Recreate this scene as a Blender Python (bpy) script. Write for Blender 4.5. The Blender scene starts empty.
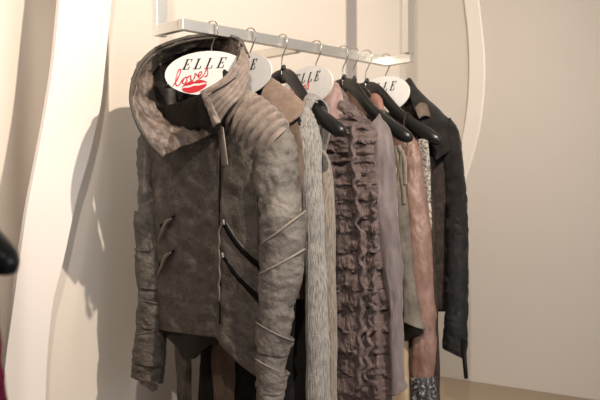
import bpy, bmesh, math, random
from mathutils import Vector, Matrix, noise

random.seed(7)
scn = bpy.context.scene
COL = scn.collection
S = math.sqrt(.5)

# ------------------------------------------------------------------ camera model (rail frame: X away from the wall, Y along the rail)
CAM = Vector((1.994, -1.54, 1.257))
HOR = 215.0    # image row of the horizon
RV = Vector((S, S, 0)); FV = Vector((-S, S, 0)); ZV = Vector((0, 0, 1))
FPX = 933.0

def at(px, py, Y):
    u = (px-300)/FPX; v = (HOR-py)/FPX
    d = FV + RV*u + ZV*v
    return CAM + d*((Y-CAM.y)/d.y)

def atx(px, py, X):
    u = (px-300)/FPX; v = (HOR-py)/FPX
    d = FV + RV*u + ZV*v
    return CAM + d*((X-CAM.x)/d.x)

# ------------------------------------------------------------------ materials
def new_mat(name):
    m = bpy.data.materials.new(name); m.use_nodes = True
    nt = m.node_tree
    return m, nt, nt.nodes['Principled BSDF']

def lin(c):
    return tuple(((x/255)/12.92 if x/255 <= .04045 else ((x/255+.055)/1.055)**2.4) for x in c) + (1,)

def cloth(name, c1, c2, rough=.75, scale=14, bump=.3, bscale=60, sheen=0., stretch=(1, 1, 1), detail=6, spec=.3, c3=None, lo=.35, hi=.68, dist=.004):
    """mottled cloth or leather: two or three tones mixed by noise, noise bump"""
    m, nt, b = new_mat(name)
    N = nt.nodes; L = nt.links
    tc = N.new('ShaderNodeTexCoord')
    mp = N.new('ShaderNodeMapping'); mp.inputs['Scale'].default_value = stretch
    L.new(tc.outputs['Object'], mp.inputs['Vector'])
    n1 = N.new('ShaderNodeTexNoise'); n1.inputs['Scale'].default_value = scale; n1.inputs['Detail'].default_value = detail; n1.inputs['Roughness'].default_value = .65
    L.new(mp.outputs[0], n1.inputs['Vector'])
    r = N.new('ShaderNodeValToRGB')
    r.color_ramp.elements[0].position = lo; r.color_ramp.elements[0].color = lin(c1)
    r.color_ramp.elements[1].position = hi; r.color_ramp.elements[1].color = lin(c2)
    if c3:
        e = r.color_ramp.elements.new(hi+.14); e.color = lin(c3)
    L.new(n1.outputs['Fac'], r.inputs['Fac'])
    L.new(r.outputs['Color'], b.inputs['Base Color'])
    b.inputs['Roughness'].default_value = rough
    b.inputs['Specular IOR Level'].default_value = spec
    if sheen:
        b.inputs['Sheen Weight'].default_value = sheen
        b.inputs['Sheen Roughness'].default_value = .5
    n2 = N.new('ShaderNodeTexNoise'); n2.inputs['Scale'].default_value = bscale; n2.inputs['Detail'].default_value = 5; n2.inputs['Roughness'].default_value = .7
    L.new(mp.outputs[0], n2.inputs['Vector'])
    bp = N.new('ShaderNodeBump'); bp.inputs['Strength'].default_value = bump; bp.inputs['Distance'].default_value = dist
    L.new(n2.outputs['Fac'], bp.inputs['Height'])
    L.new(bp.outputs['Normal'], b.inputs['Normal'])
    return m

def knit(name, c1, c2, scale=55, rough=.95, axis='X'):
    """rib knit: fine vertical ribs and fuzzy flecks"""
    m, nt, b = new_mat(name)
    N = nt.nodes; L = nt.links
    tc = N.new('ShaderNodeTexCoord')
    mp = N.new('ShaderNodeMapping'); mp.inputs['Scale'].default_value = (1, 1, .12)
    L.new(tc.outputs['Object'], mp.inputs['Vector'])
    n1 = N.new('ShaderNodeTexNoise'); n1.inputs['Scale'].default_value = 330; n1.inputs['Detail'].default_value = 4
    L.new(mp.outputs[0], n1.inputs['Vector'])
    r = N.new('ShaderNodeValToRGB')
    r.color_ramp.elements[0].position = .32; r.color_ramp.elements[0].color = lin(c1)
    r.color_ramp.elements[1].position = .62; r.color_ramp.elements[1].color = lin(c2)
    L.new(n1.outputs['Fac'], r.inputs['Fac'])
    L.new(r.outputs['Color'], b.inputs['Base Color'])
    b.inputs['Roughness'].default_value = rough
    b.inputs['Specular IOR Level'].default_value = .1
    b.inputs['Sheen Weight'].default_value = .25
    n2 = N.new('ShaderNodeTexNoise'); n2.inputs['Scale'].default_value = 320; n2.inputs['Detail'].default_value = 3
    L.new(tc.outputs['Object'], n2.inputs['Vector'])
    ad = N.new('ShaderNodeMath'); ad.operation = 'ADD'
    L.new(n1.outputs['Fac'], ad.inputs[0]); L.new(n2.outputs['Fac'], ad.inputs[1])
    bp = N.new('ShaderNodeBump'); bp.inputs['Strength'].default_value = .7; bp.inputs['Distance'].default_value = .004
    L.new(ad.outputs[0], bp.inputs['Height']); L.new(bp.outputs['Normal'], b.inputs['Normal'])
    return m

def plain(name, c, rough=.5, metal=0., spec=.5, coat=0.):
    m, nt, b = new_mat(name)
    N = nt.nodes; L = nt.links
    b.inputs['Roughness'].default_value = rough; b.inputs['Metallic'].default_value = metal
    b.inputs['Specular IOR Level'].default_value = spec; b.inputs['Coat Weight'].default_value = coat
    tc = N.new('ShaderNodeTexCoord')
    n1 = N.new('ShaderNodeTexNoise'); n1.inputs['Scale'].default_value = 40
    L.new(tc.outputs['Object'], n1.inputs['Vector'])
    mx = N.new('ShaderNodeMix'); mx.data_type = 'RGBA'
    mx.inputs[6].default_value = lin(c); mx.inputs[7].default_value = lin([x*.94 for x in c])
    L.new(n1.outputs['Fac'], mx.inputs[0]); L.new(mx.outputs[2], b.inputs['Base Color'])
    return m

def wallpaint(name, c, c2, bump=.04):
    m, nt, b = new_mat(name)
    N = nt.nodes; L = nt.links
    tc = N.new('ShaderNodeTexCoord')
    n1 = N.new('ShaderNodeTexNoise'); n1.inputs['Scale'].default_value = 1.6; n1.inputs['Detail'].default_value = 3
    L.new(tc.outputs['Object'], n1.inputs['Vector'])
    mx = N.new('ShaderNodeMix'); mx.data_type = 'RGBA'
    mx.inputs[6].default_value = lin(c); mx.inputs[7].default_value = lin(c2)
    L.new(n1.outputs['Fac'], mx.inputs[0]); L.new(mx.outputs[2], b.inputs['Base Color'])
    b.inputs['Roughness'].default_value = .8; b.inputs['Specular IOR Level'].default_value = .2
    n2 = N.new('ShaderNodeTexNoise'); n2.inputs['Scale'].default_value = 180
    L.new(tc.outputs['Object'], n2.inputs['Vector'])
    bp = N.new('ShaderNodeBump'); bp.inputs['Strength'].default_value = bump; bp.inputs['Distance'].default_value = .002
    L.new(n2.outputs['Fac'], bp.inputs['Height']); L.new(bp.outputs['Normal'], b.inputs['Normal'])
    return m

def steel(name, c=(238, 236, 230), rough=.27):
    m, nt, b = new_mat(name)
    N = nt.nodes; L = nt.links
    tc = N.new('ShaderNodeTexCoord')
    mp = N.new('ShaderNodeMapping'); mp.inputs['Scale'].default_value = (8, 1.5, 60)
    L.new(tc.outputs['Object'], mp.inputs['Vector'])
    n1 = N.new('ShaderNodeTexNoise'); n1.inputs['Scale'].default_value = 2.0
    L.new(mp.outputs[0], n1.inputs['Vector'])
    rr = N.new('ShaderNodeMapRange'); rr.inputs['To Min'].default_value = rough; rr.inputs['To Max'].default_value = rough+.02
    L.new(n1.outputs['Fac'], rr.inputs['Value']); L.new(rr.outputs[0], b.inputs['Roughness'])
    b.inputs['Base Color'].default_value = lin(c); b.inputs['Metallic'].default_value = 1
    return m

M = {}
M['wall'] = wallpaint('warm_white_wall_paint', (214, 204, 192), (208, 198, 186))
M['wall2'] = wallpaint('beige_wall_paint', (204, 196, 187), (199, 191, 182))
M['brown'] = wallpaint('brown_wall_paint', (120, 98, 78), (112, 92, 73))
M['ribbon'] = wallpaint('white_panel_paint', (226, 217, 209), (222, 213, 205), .02)
M['floor'] = wallpaint('beige_screed', (146, 131, 113), (138, 124, 107), .1)
M['ceiling'] = wallpaint('ceiling_paint', (215, 210, 203), (213, 208, 200))
M['steel'] = steel('brushed_steel', rough=.40)
M['wire'] = steel('hook_wire', (205, 198, 188), .2)
M['black'] = plain('black_hanger_plastic', (27, 26, 25), .32, spec=.45)
M['card'] = plain('white_card', (244, 240, 236), .6, spec=.2)
M['ink'] = plain('black_ink', (25, 22, 24), .6)
M['red'] = plain('red_ink', (214, 46, 58), .6)
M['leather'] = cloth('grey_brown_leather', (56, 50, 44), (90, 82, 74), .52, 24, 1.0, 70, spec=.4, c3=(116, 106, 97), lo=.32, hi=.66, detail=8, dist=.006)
M['leather_lit'] = cloth('grey_brown_leather_lit', (84, 78, 73), (128, 120, 113), .52, 13, .9, 60, spec=.32, c3=(182, 168, 156), dist=.006)  # same jacket leather in paler tones, side light on the right sleeve painted in
M['lining'] = cloth('dark_satin_lining', (26, 22, 20), (40, 34, 31), .5, 18, .3, 40)
M['metal_lining'] = cloth('crushed_taupe_lining', (76, 64, 56), (132, 116, 105), .38, 24, .9, 40, spec=.55, c3=(184, 167, 154), lo=.38, hi=.66, dist=.008)
M['ribs'] = cloth('ribbed_jersey', (112, 98, 89), (146, 131, 120), .85, 40, .4, 200, sheen=.2, spec=.15, dist=.002)
M['zip'] = plain('black_zip_tape', (15, 14, 13), .9, spec=.1)
M['zipmetal'] = plain('dark_zip_metal', (112, 102, 92), .45, metal=.35)
M['knit'] = knit('light_grey_knit', (98, 94, 90), (152, 147, 141))
M['knit2'] = knit('ecru_knit', (96, 87, 78), (146, 135, 123))
M['rawedge'] = cloth('pale_raw_leather_edge', (116, 106, 97), (144, 133, 123), .7, 40, .3, 90)
M['suede'] = cloth('taupe_suede', (112, 92, 79), (134, 114, 100), .95, 30, .25, 160, sheen=.3, spec=.1)
M['brownleather'] = cloth('dark_brown_leather', (72, 58, 48), (104, 86, 73), .6, 12, .5, 40, spec=.3)
M['blackcloth'] = cloth('black_jersey', (20, 18, 18), (32, 29, 28), .9, 20, .3, 90, spec=.15)
M['ruffle'] = cloth('mauve_brown_ruffle_silk', (74, 60, 57), (108, 91, 87), .6, 24, .6, 70, sheen=.15, spec=.3, stretch=(1, 1, 1.8), dist=.006)
M['sheer'] = cloth('mauve_grey_chiffon', (92, 82, 81), (118, 107, 106), .7, 18, .3, 60, sheen=.2, spec=.25, stretch=(1.6, 1.6, .35))
M['mauve'] = cloth('dusty_mauve_silk', (134, 110, 104), (158, 133, 126), .6, 20, .3, 60, spec=.3)
M['khaki'] = cloth('khaki_grey_cotton', (86, 80, 73), (114, 106, 97), .8, 18, .4, 60, spec=.2)
M['khakistrap'] = cloth('pale_khaki_tape', (112, 103, 92), (136, 126, 113), .8, 30, .3, 100, spec=.2)
M['beige'] = cloth('beige_cotton', (150, 130, 105), (170, 150, 124), .85, 16, .3, 60, spec=.2)
M['copper'] = cloth('copper_satin', (104, 78, 68), (134, 104, 91), .42, 20, .5, 45, spec=.5, stretch=(1.4, 1.4, .6), dist=.006)
M['peach'] = cloth('peach_silk', (128, 94, 82), (146, 110, 96), .6, 20, .2, 60)
M['sequin'] = cloth('silver_sequins', (84, 78, 73), (176, 168, 158), .35, 140, .8, 140, spec=.6, lo=.45, hi=.55)
M['darksequin'] = cloth('dark_sequins', (30, 28, 30), (150, 148, 150), .3, 90, .8, 120, spec=.6, lo=.5, hi=.62)
M['lace'] = cloth('dark_brown_lace', (34, 28, 25), (62, 50, 44), .75, 60, .7, 110, spec=.25)
M['blackwool'] = cloth('black_wool', (22, 20, 19), (38, 34, 32), .9, 30, .4, 160, sheen=.1, spec=.15)
M['blackleather'] = cloth('black_leather', (20, 19, 19), (31, 29, 29), .65, 20, .6, 60, spec=.25)
M['epaulette'] = cloth('brown_epaulette', (78, 66, 56), (104, 90, 78), .6, 40, .4, 90)
M['crimson'] = cloth('crimson_wool', (120, 20, 48), (150, 32, 62), .85, 30, .4, 120)

# ------------------------------------------------------------------ object helpers
def thing(name, label, cat, loc=(0, 0, 0), group=None):
    o = bpy.data.objects.new(name, None); COL.objects.link(o)
    o.location = loc; o.empty_display_size = .05
    o['label'] = label; o['category'] = cat
    if group: o['group'] = group
    return o

def link(name, bm, mat, parent=None, smooth=True, solid=0., bevel=0., label=None, disp=None, sub=0):
    bmesh.ops.remove_doubles(bm, verts=bm.verts, dist=1e-6)
    bmesh.ops.recalc_face_normals(bm, faces=bm.faces)
    if disp:
        bm.normal_update()
        offs = [v.normal*disp(v.co) for v in bm.verts]
        for v, d in zip(bm.verts, offs): v.co += d
    if parent is not None:
        pl = parent.location if parent.parent is None else parent.parent.location + parent.location
        bmesh.ops.translate(bm, verts=bm.verts, vec=-Vector(pl))
    me = bpy.data.meshes.new(name); bm.to_mesh(me); bm.free()
    for p in me.polygons: p.use_smooth = smooth
    me.materials.append(mat)
    o = bpy.data.objects.new(name, me); COL.objects.link(o)
    if parent is not None: o.parent = parent
    if label: o['label'] = label
    if bevel:
        md = o.modifiers.new('bevel', 'BEVEL'); md.width = bevel; md.segments = 2; md.limit_method = 'ANGLE'
    if solid:
        md = o.modifiers.new('thickness', 'SOLIDIFY'); md.thickness = solid; md.offset = 0
    if sub:
        md = o.modifiers.new('sub', 'SUBSURF'); md.levels = sub; md.render_levels = sub
    return o

def struct(name, bm, mat, bevel=0., **k):
    o = link(name, bm, mat, None, smooth=False, bevel=bevel, **k); o['kind'] = 'structure'; return o

def box(bm, a, b):
    a = Vector(a); b = Vector(b)
    vs = [bm.verts.new((x, y, z)) for x in (a.x, b.x) for y in (a.y, b.y) for z in (a.z, b.z)]
    for f in ((0, 1, 3, 2), (4, 6, 7, 5), (0, 4, 5, 1), (2, 3, 7, 6), (0, 2, 6, 4), (1, 5, 7, 3)):
        bm.faces.new([vs[i] for i in f])
    return bm

def cr(p0, p1, p2, p3, t):
    return (p1*2 + (p2-p0)*t + (p0*2-p1*5+p2*4-p3)*t*t + (p1*3-p0-p2*3+p3)*t*t*t)*.5

def spline(pts, n):
    """n+1 points of a Catmull-Rom curve through pts (Vectors of any size)"""
    k = len(pts)-1
    out = []
    for i in range(n+1):
        s = i/n*k; j = min(int(s), k-1); t = s-j
        p0 = pts[j-1] if j > 0 else pts[0]*2-pts[1]
        p3 = pts[j+2] if j+2 <= k else pts[k]*2-pts[k-1]
        out.append(cr(p0, pts[j], pts[j+1], p3, t))
    return out

def lspline(pts, n):
    k = len(pts)-1; out = []
    for i in range(n+1):
        s = i/n*k; j = min(int(s), k-1); t = s-j
        out.append(pts[j]*(1-t)+pts[j+1]*t)
    return out

def grid(bm, rows, closed=False):
    vr = [[bm.verts.new(p) for p in r] for r in rows]
    n = len(rows[0])
    for i in range(len(vr)-1):
        for j in range(n if closed else n-1):
            a, b = vr[i][j], vr[i][(j+1) % n]; c, d = vr[i+1][(j+1) % n], vr[i+1][j]
            try: bm.faces.new((a, b, c, d))
            except ValueError: pass
    return vr

def tube_bm(rows, nring=70, nseg=44, k=.85, cap0=False, cap1=False, bm=None):
    """sleeve-like tube. rows: (left x, left y, right x, right y, Y) outline stations"""
    st = []
    for (xl, yl, xr, yr, Y) in rows:
        c = at((xl+xr)/2, (yl+yr)/2, Y)
        dep = (c-CAM).dot(FV)
        hx = (xr-xl)/2*dep/FPX; hz = -(yr-yl)/2*dep/FPX
        st.append(Vector((c.x, c.y, c.z, hx, hz)).to_tuple())
    from itertools import chain
    st5 = [V5(s) for s in st]
    cur = spline(st5, nring)
    bm = bm or bmesh.new()
    R = []
    for q in cur:
        c = Vector(q.v[:3]); A = RV*q.v[3] + ZV*q.v[4]
        B = FV*(A.length*k)
        R.append([c + A*math.cos(2*math.pi*j/nseg) + B*math.sin(2*math.pi*j/nseg) for j in range(nseg)])
    vr = grid(bm, R, True)
    if cap0: bm.faces.new(vr[0])
    if cap1: bm.faces.new(vr[-1])
    return bm

class V5:
    __slots__ = ('v',)
    def __init__(s, v): s.v = tuple(v)
    def __add__(s, o): return V5(a+b for a, b in zip(s.v, o.v))
    def __sub__(s, o): return V5(a-b for a, b in zip(s.v, o.v))
    def __mul__(s, f): return V5(a*f for a in s.v)

class Body:
    """flattened hollow torso of cloth: rows of (z, x left, x right, half depth, exponent)"""
    def __init__(s, Y, rows, nring=110, nseg=110, hem=None, ztop=None):
        s.Y = Y; s.rows = rows
        s.hem = hem; s.z0 = ztop
        s.nring, s.nseg = nring, nseg
        s.cur = [q.v for q in spline([V5(r) for r in rows], nring)]
    def params(s, z):
        c = s.cur
        for a, b in zip(c, c[1:]):
            if a[0] >= z >= b[0]:
                t = (a[0]-z)/max(1e-6, a[0]-b[0]); return [x+(y-x)*t for x, y in zip(a, b)]
        return c[0] if z > c[0][0] else c[-1]
    def front(s, x, z, out=0.):
        q = s.params(z); a = (q[2]-q[1])/2; xc = (q[1]+q[2])/2; n = q[4]
        r = min(.999, abs((x-xc)/a))
        return s.Y - q[3]*(1-r**n)**(1/n) - out
    def bm(s):
        R = []
        zmin = s.rows[-1][0]
        for q in s.cur:
            z, xl, xr, d, n = q; a = (xr-xl)/2; xc = (xl+xr)/2
            ring = []
            for j in range(s.nseg):
                th = 2*math.pi*j/s.nseg; c, sn = math.cos(th), math.sin(th)
                x = xc + a*math.copysign(abs(c)**(2/n), c); y = s.Y + d*math.copysign(abs(sn)**(2/n), sn)
                zz = z
                if s.hem and z < s.z0:
                    zz = s.z0 - (s.z0-z)*(s.z0-s.hem(x, y-s.Y))/(s.z0-zmin)
                ring.append(Vector((x, y, zz)))
            R.append(ring)
        b = bmesh.new(); grid(b, R, True); return b

def sheet_bm(rows, nu=40, nv=24, f=None, bm=None):
    """smooth cloth sheet through rows of points"""
    rr = [spline(r, nu) for r in rows]
    cols = [spline([r[j] for r in rr], nv) for j in range(nu+1)]
    R = [[cols[j][i].copy() for j in range(nu+1)] for i in range(nv+1)]
    if f:
        for i in range(nv+1):
            for j in range(nu+1): R[i][j] = R[i][j] + f(j/nu, i/nv, R[i][j])
    bm = bm or bmesh.new(); grid(bm, R); return bm

def wire_bm(pts, r, nseg=8, n=None, bm=None, smooth=True, flat=None):
    """round (or flattened) cord along points; r a number or list of radii"""
    n = n or (len(pts)-1)*6
    cur = spline(pts, n) if smooth else lspline(pts, n)
    bm = bm or bmesh.new()
    if isinstance(r, (int, float)): rad = [r]*(n+1)
    else: rad = [q.v[0] for q in spline([V5((x,)) for x in r], n)]
    R = []; N = None
    for i, p in enumerate(cur):
        T = (cur[min(i+1, n)]-cur[max(i-1, 0)]).normalized()
        if N is None:
            N = T.cross(Vector((0, 1, 0)))
            if N.length < .1: N = T.cross(Vector((1, 0, 0)))
        N = (N - T*N.dot(T)).normalized(); B = T.cross(N)
        a, b = (1, 1) if flat is None else flat
        R.append([p + N*(rad[i]*a*math.cos(2*math.pi*j/nseg)) + B*(rad[i]*b*math.sin(2*math.pi*j/nseg)) for j in range(nseg)])
    vr = grid(bm, R, True)
    bm.faces.new(vr[0]); bm.faces.new(vr[-1])
    return bm

def fbm(p, s, o=4):
    return noise.fractal(Vector((p.x*s[0], p.y*s[1], p.z*s[2])), .9, 2.0, o)

def creases(amp, s, seed=0., o=3, w=.5):
    off = Vector((seed*3.1, seed*1.7, seed*2.3))
    def f(p):
        q = Vector((p.x*s[0], p.y*s[1], p.z*s[2])) + off
        w0 = noise.noise(q*.7+Vector((9, 4, 2)))
        q2 = q + Vector((w0, w0*.6, -w0))*w
        rid = 1-abs(noise.noise(q2))*2.2
        return amp*(.75*max(rid, -.6) + .6*noise.fractal(q2*1.9, .9, 2, o) - .3)
    return f

def addf(*fs):
    return lambda p: sum(f(p) for f in fs)

# ------------------------------------------------------------------ the setting
WX = -.42      # face of the back wall
RY = 1.45      # face of the right wall
ZP = .622      # top of the display plinth
ribR = [(122, -140), (117, -60), (112, 0), (107, 50), (101, 105), (90, 155), (77, 200), (64, 260), (54, 300), (49, 340), (47, 370), (46, 400), (46, 450)]
ribL = [(72, -140), (66, -60), (60, 0), (54, 60), (46, 112), (36, 165), (27, 212), (19, 265), (12, 315), (7, 350), (4, 380), (2, 400), (0, 450)]

def ribbon_bm(pl, pr, fn, thick):
    L_ = spline([fn(*p) for p in pl], 60); R_ = spline([fn(*p) for p in pr], 60)
    bm = bmesh.new()
    R = []
    for a, b in zip(L_, R_):
        R.append([a, b, b+thick, a+thick])
    vr = grid(bm, R, True); bm.faces.new(vr[0]); bm.faces.new(vr[-1])
    return bm

struct('floor', box(bmesh.new(), (-1.6, -4.0, -.1), (4.2, 1.75, 0)), M['floor'])
struct('ceiling', box(bmesh.new(), (-1.6, -4.0, 3.0), (4.2, 1.75, 3.1)), M['ceiling'])
struct('wall_right', box(bmesh.new(), (-1.6, RY, 0), (4.2, RY+.12, 3.0)), M['wall2'])
struct('wall_left', box(bmesh.new(), (-.64, -.55, 0), (-.53, RY, 3.0)), M['wall'])
struct('wall_unseen_brown', box(bmesh.new(), (-1.72, -4.0, 0), (-1.6, RY, 3.0)), M['brown'])  # unseen wall added so the steel rail ends reflect something dark and brown
struct('wall_front', box(bmesh.new(), (-1.6, -4.1, 0), (4.2, -4.0, 3.0)), M['wall2'])
# back wall slab, its left edge running behind the curved white panel
mid = [atx((a[0]+b[0])/2, (a[1]+b[1])/2, WX) for a, b in zip(ribL, ribR)]
mid = spline(mid, 40)
bm = bmesh.new()
R = []
zz = [(3.0, mid[0].y)] + [(p.z, p.y) for p in mid if 0 < p.z < 3.0] + [(0, mid[-1].y)]
for z, y in zz:
    R.append([Vector((WX, y, z)), Vector((WX, RY+.01, z)), Vector((WX-.05, RY+.01, z)), Vector((WX-.05, y, z))])
vr = grid(bm, R, True); bm.faces.new(vr[0]); bm.faces.new(vr[-1])
struct('wall_back', bm, M['wall'])
struct('trim_1', ribbon_bm(ribL, ribR, lambda x, y: atx(x, y, -.325), Vector((-.02, 0, 0))), M['ribbon'], bevel=.002)
rb2R = [(462, -170), (472, -60), (478, 0), (482, 35), (484, 65), (483, 95), (479, 128), (471, 160), (461, 190), (450, 220), (436, 260), (425, 300), (418, 340), (414, 376)]
rb2L = [(446, -170), (457, -60), (464, 0), (468, 35), (469, 65), (468, 95), (464, 128), (457, 160), (448, 190), (437, 220), (424, 260), (413, 300), (406, 340), (402, 376)]
struct('trim_2', ribbon_bm(rb2L, rb2R, lambda x, y: at(x, y, RY-.014), Vector((0, .012, 0))), M['ribbon'], bevel=.002)
struct('trim_3', box(bmesh.new(), (WX, -1.15, 0), (2.6, RY, ZP)), M['floor'], bevel=.004)

# ------------------------------------------------------------------ the clothes rail
RZ0, RZ1 = 1.753, 1.783
RL = .875
rail = thing('clothes_rail', 'brushed steel rail frame hung from the ceiling in front of the beige wall', 'clothes rail', (0, .43, RZ0))
ht = .011
link('rail_bar', box(bmesh.new(), (-ht, 0, RZ0), (ht, RL, RZ1)), M['steel'], rail, smooth=False, bevel=.0012)
link('offset_bar', box(bmesh.new(), (-.105, .0005, RZ0+.0005), (-ht, .022, RZ1-.0005)), M['steel'], rail, smooth=False, bevel=.0012)
link('offset_bar', box(bmesh.new(), (ht, RL-.022, RZ0+.0005), (.105, RL-.0005, RZ1-.0005)), M['steel'], rail, smooth=False, bevel=.0012)
link('upright', box(bmesh.new(), (-.125, 0, RZ0), (-.105, .036, 3.0)), M['steel'], rail, smooth=False, bevel=.0012)
link('upright', box(bmesh.new(), (.085, RL-.036, RZ1-.0005), (.107, RL, 3.0)), M['steel'], rail, smooth=False, bevel=.0012)
link('wall_bracket', box(bmesh.new(), (WX, .445, RZ0-.004), (-ht, .467, RZ1-.006)), M['steel'], rail, smooth=False, bevel=.0012)

# ------------------------------------------------------------------ hangers
HY = [.109, .250, .378, .522, .645, .693, .756, .855]

def hook_bm(bm=None, zc=1.768, r=.025):
    pts = [Vector((-.024, 0, zc-.012))]
    for k in range(0, 11):
        a = math.radians(178-k*21)
        pts.append(Vector((r*math.cos(a), 0, zc+r*math.sin(a))))
    pts += [Vector((.009, 0, zc-.033)), Vector((.001, 0, zc-.047)), Vector((-.001, 0, zc-.072)), Vector((0, 0, 1.665))]
    return wire_bm(pts, .0019, 8, 80)

ARM = [(0, .008, 1.668, .021, .009), (.02, .004, 1.668, .021, .010), (.05, -.002, 1.654, .0205, .011), (.09, -.010, 1.622, .018, .012), (.135, -.018, 1.582, .0175, .014), (.190, -.022, 1.543, .0185, .017), (.230, -.021, 1.516, .0205, .020), (.264, -.018, 1.495, .0205, .020), (.283, -.015, 1.484, .0165, .016), (.293, -.013, 1.478, .009, .009), (.295, -.013, 1.477, .001, .001)]
SLIM = [(0, .004, 1.668, .014, .007), (.02, .003, 1.664, .014, .007), (.05, .0, 1.645, .013, .007), (.09, -.002, 1.610, .012, .008), (.135, -.004, 1.568, .012, .009), (.170, -.004, 1.536, .012, .010), (.195, -.004, 1.516, .011, .010), (.207, -.004, 1.508, .006, .006), (.209, -.004, 1.507, .001, .001)]
def arm_bm(bm, sgn, P=ARM):
    cur = spline([V5(p) for p in P], 44)
    R = []
    for i, q in enumerate(cur):
        a = cur[max(i-1, 0)].v; b = cur[min(i+1, len(cur)-1)].v
        T = Vector((b[0]-a[0], b[1]-a[1], b[2]-a[2])).normalized()
        U = Vector((-T.z, 0, T.x)).normalized(); W = T.cross(U)
        c = Vector(q.v[:3]); h, d = max(q.v[3], .0008), max(q.v[4], .0008)
        ring = []
        for j in range(20):
            th = 2*math.pi*j/20
            p = c + U*(h*math.copysign(abs(math.cos(th))**.85, math.cos(th))) + W*(d*math.copysign(abs(math.sin(th))**.85, math.sin(th)))
            ring.append(Vector((p.x*sgn, p.y, p.z)))
        R.append(ring)
    vr = grid(bm, R, True); bm.faces.new(vr[-1])
    return bm

HLAB = ['black hanger with wire hook inside the big-collared grey jacket, first on the steel rail',
        'black hanger under the suede-collared knit coat, second on the rail',
        'black hanger with blunt bare tip showing beside the pale knit sleeve',
        'black hanger inside the ruffled mauve blouse, behind the third white oval sign',
        'black contoured hanger with a long bare arm sloping over the ruffled blouse shoulder',
        'black hanger inside the copper blouse, its hook between two long bare hanger arms',
        'black contoured hanger with a bare arm just in front of the last oval sign',
        'black hanger inside the black jacket, last on the steel rail']
hanger0 = None
hangers = []
for i, y in enumerate(HY):
    if hanger0 is None:
        t = thing('clothes_hanger', HLAB[i], 'hanger', (0, 0, 1.50), 'hangers on the steel rail')
        b = bmesh.new(); arm_bm(b, 1); arm_bm(b, -1)
        link('hanger_arms', b, M['black'], t)
        b = bmesh.new()
        bmesh.ops.create_cone(b, cap_ends=True, segments=14, radius1=.010, radius2=.006, depth=.016, matrix=Matrix.Translation((0, .006, 1.694)))
        link('neck_collar', b, M['black'], t)
        link('hook', hook_bm(), M['wire'], t)
        b = bmesh.new(); arm_bm(b, 1, SLIM); arm_bm(b, -1, SLIM)
        slim = link('hanger_arms', b, M['black'], t)
        wide = [c for c in t.children if c.name == 'hanger_arms'][0].data
        slim_data = slim.data; bpy.data.objects.remove(slim)
        hanger0 = t
    else:
        t = hanger0.copy(); COL.objects.link(t); t['label'] = HLAB[i]
        for ch in list(hanger0.children):
            c = ch.copy(); COL.objects.link(c); c.parent = t
    for c in t.children:
        if c.name.startswith('hanger_arms'): c.data = slim_data if i in (0, 1, 3, 5, 7) else wide
    t.location = (0, y, 1.50)
    hangers.append(t)
yaw = {2: -6, 4: -2, 6: 4}
for i, a in yaw.items(): hangers[i].rotation_euler.z = math.radians(a)

# ------------------------------------------------------------------ oval signs with lettering
def prism(bm, poly, y0, y1):
    a = [bm.verts.new((x, y0, z)) for x, z in poly]; b = [bm.verts.new((x, y1, z)) for x, z in poly]
    bm.faces.new(a); bm.faces.new(b)
    n = len(poly)
    for i in range(n): bm.faces.new((a[i], a[(i+1) % n], b[(i+1) % n], b[i]))

def letters_bm():
    bm = bmesh.new(); h = .0285; sh = .42
    y0, y1 = -.0022, -.0012
    def quad(x0, z0, x1, z1, ox):
        prism(bm, [(ox+x0+sh*z0*h, z0*h), (ox+x1+sh*z0*h, z0*h), (ox+x1+sh*z1*h, z1*h), (ox+x0+sh*z1*h, z1*h)], y0, y1)
    ox = -.066
    for ch in 'ELLE':
        quad(.003, .04, .0078, .96, ox)                    # heavy stem
        quad(0, 0, .020 if ch in 'EL' else .02, .045, ox)  # base hairline
        quad(.018, .0, .0202, .28, ox)
        if ch == 'E':
            quad(0, .955, .0195, 1, ox); quad(.017, .74, .019, 1, ox)
            quad(.006, .48, .0135, .52, ox); quad(.0125, .38, .0142, .62, ox)
        else:
            quad(0, .955, .0105, 1, ox)
        ox += .033
    return bm

def script_bm():
    """'loves' in a brush script"""
    P = [(0, 2), (3, 6), (6, 13), (6.6, 17), (5, 17.5), (3.2, 12), (2.6, 5), (3.6, 1), (6, 1.5), (8, 5), (10.5, 7), (9, 5), (8.4, 2), (10, .5), (12, 2.6), (12, 5.6), (10.8, 7), (13, 6.2), (15, 7.2), (15.4, 3), (16.6, .8), (18.6, 4), (19, 7.4), (20, 6.2), (22, 3.2), (24.4, 5), (24, 7.2), (22, 6), (21.8, 2), (23.6, .5), (26.4, 3.4), (28, 7.6), (28.6, 8.4), (29.4, 4), (28.6, .6), (26.6, .8)]
    s = .0033; bm = bmesh.new()
    pts = [Vector(((x-15)*s*1.05, -.0016, (y-6)*s*.78 + (x-15)*s*.30)) for x, y in P]
    return wire_bm(pts, [.0011+.0009*abs(math.sin(i*1.9)) for i in range(len(pts))], 6, len(pts)*5, flat=(1, .6))

def lips_bm():
    bm = bmesh.new()
    def lobe(top, bot, n=26):
        poly = []
        for i in range(n+1):
            x = -1+2*i/n; poly.append((x, top(x)))
        for i in range(n-1, 0, -1):
            x = -1+2*i/n; poly.append((x, bot(x)))
        jit = [(x*.037, z*.017+.0006*noise.noise(Vector((x*14, z*9, 1)))) for x, z in poly]
        q = [(x, z + x*.14) for x, z in jit]
        prism(bm, q, -.0021, -.0012)
    e = lambda x: max(0, 1-x*x)
    lobe(lambda x: .16+.86*e(x)**.8-.30*math.exp(-(x/.16)**2), lambda x: .16+.22*e(x)+.05*math.cos(x*9))
    lobe(lambda x: -.06+.06*e(x)+.05*math.cos(x*8), lambda x: -.06-1.0*e(x)**.7)
    return bm

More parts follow.
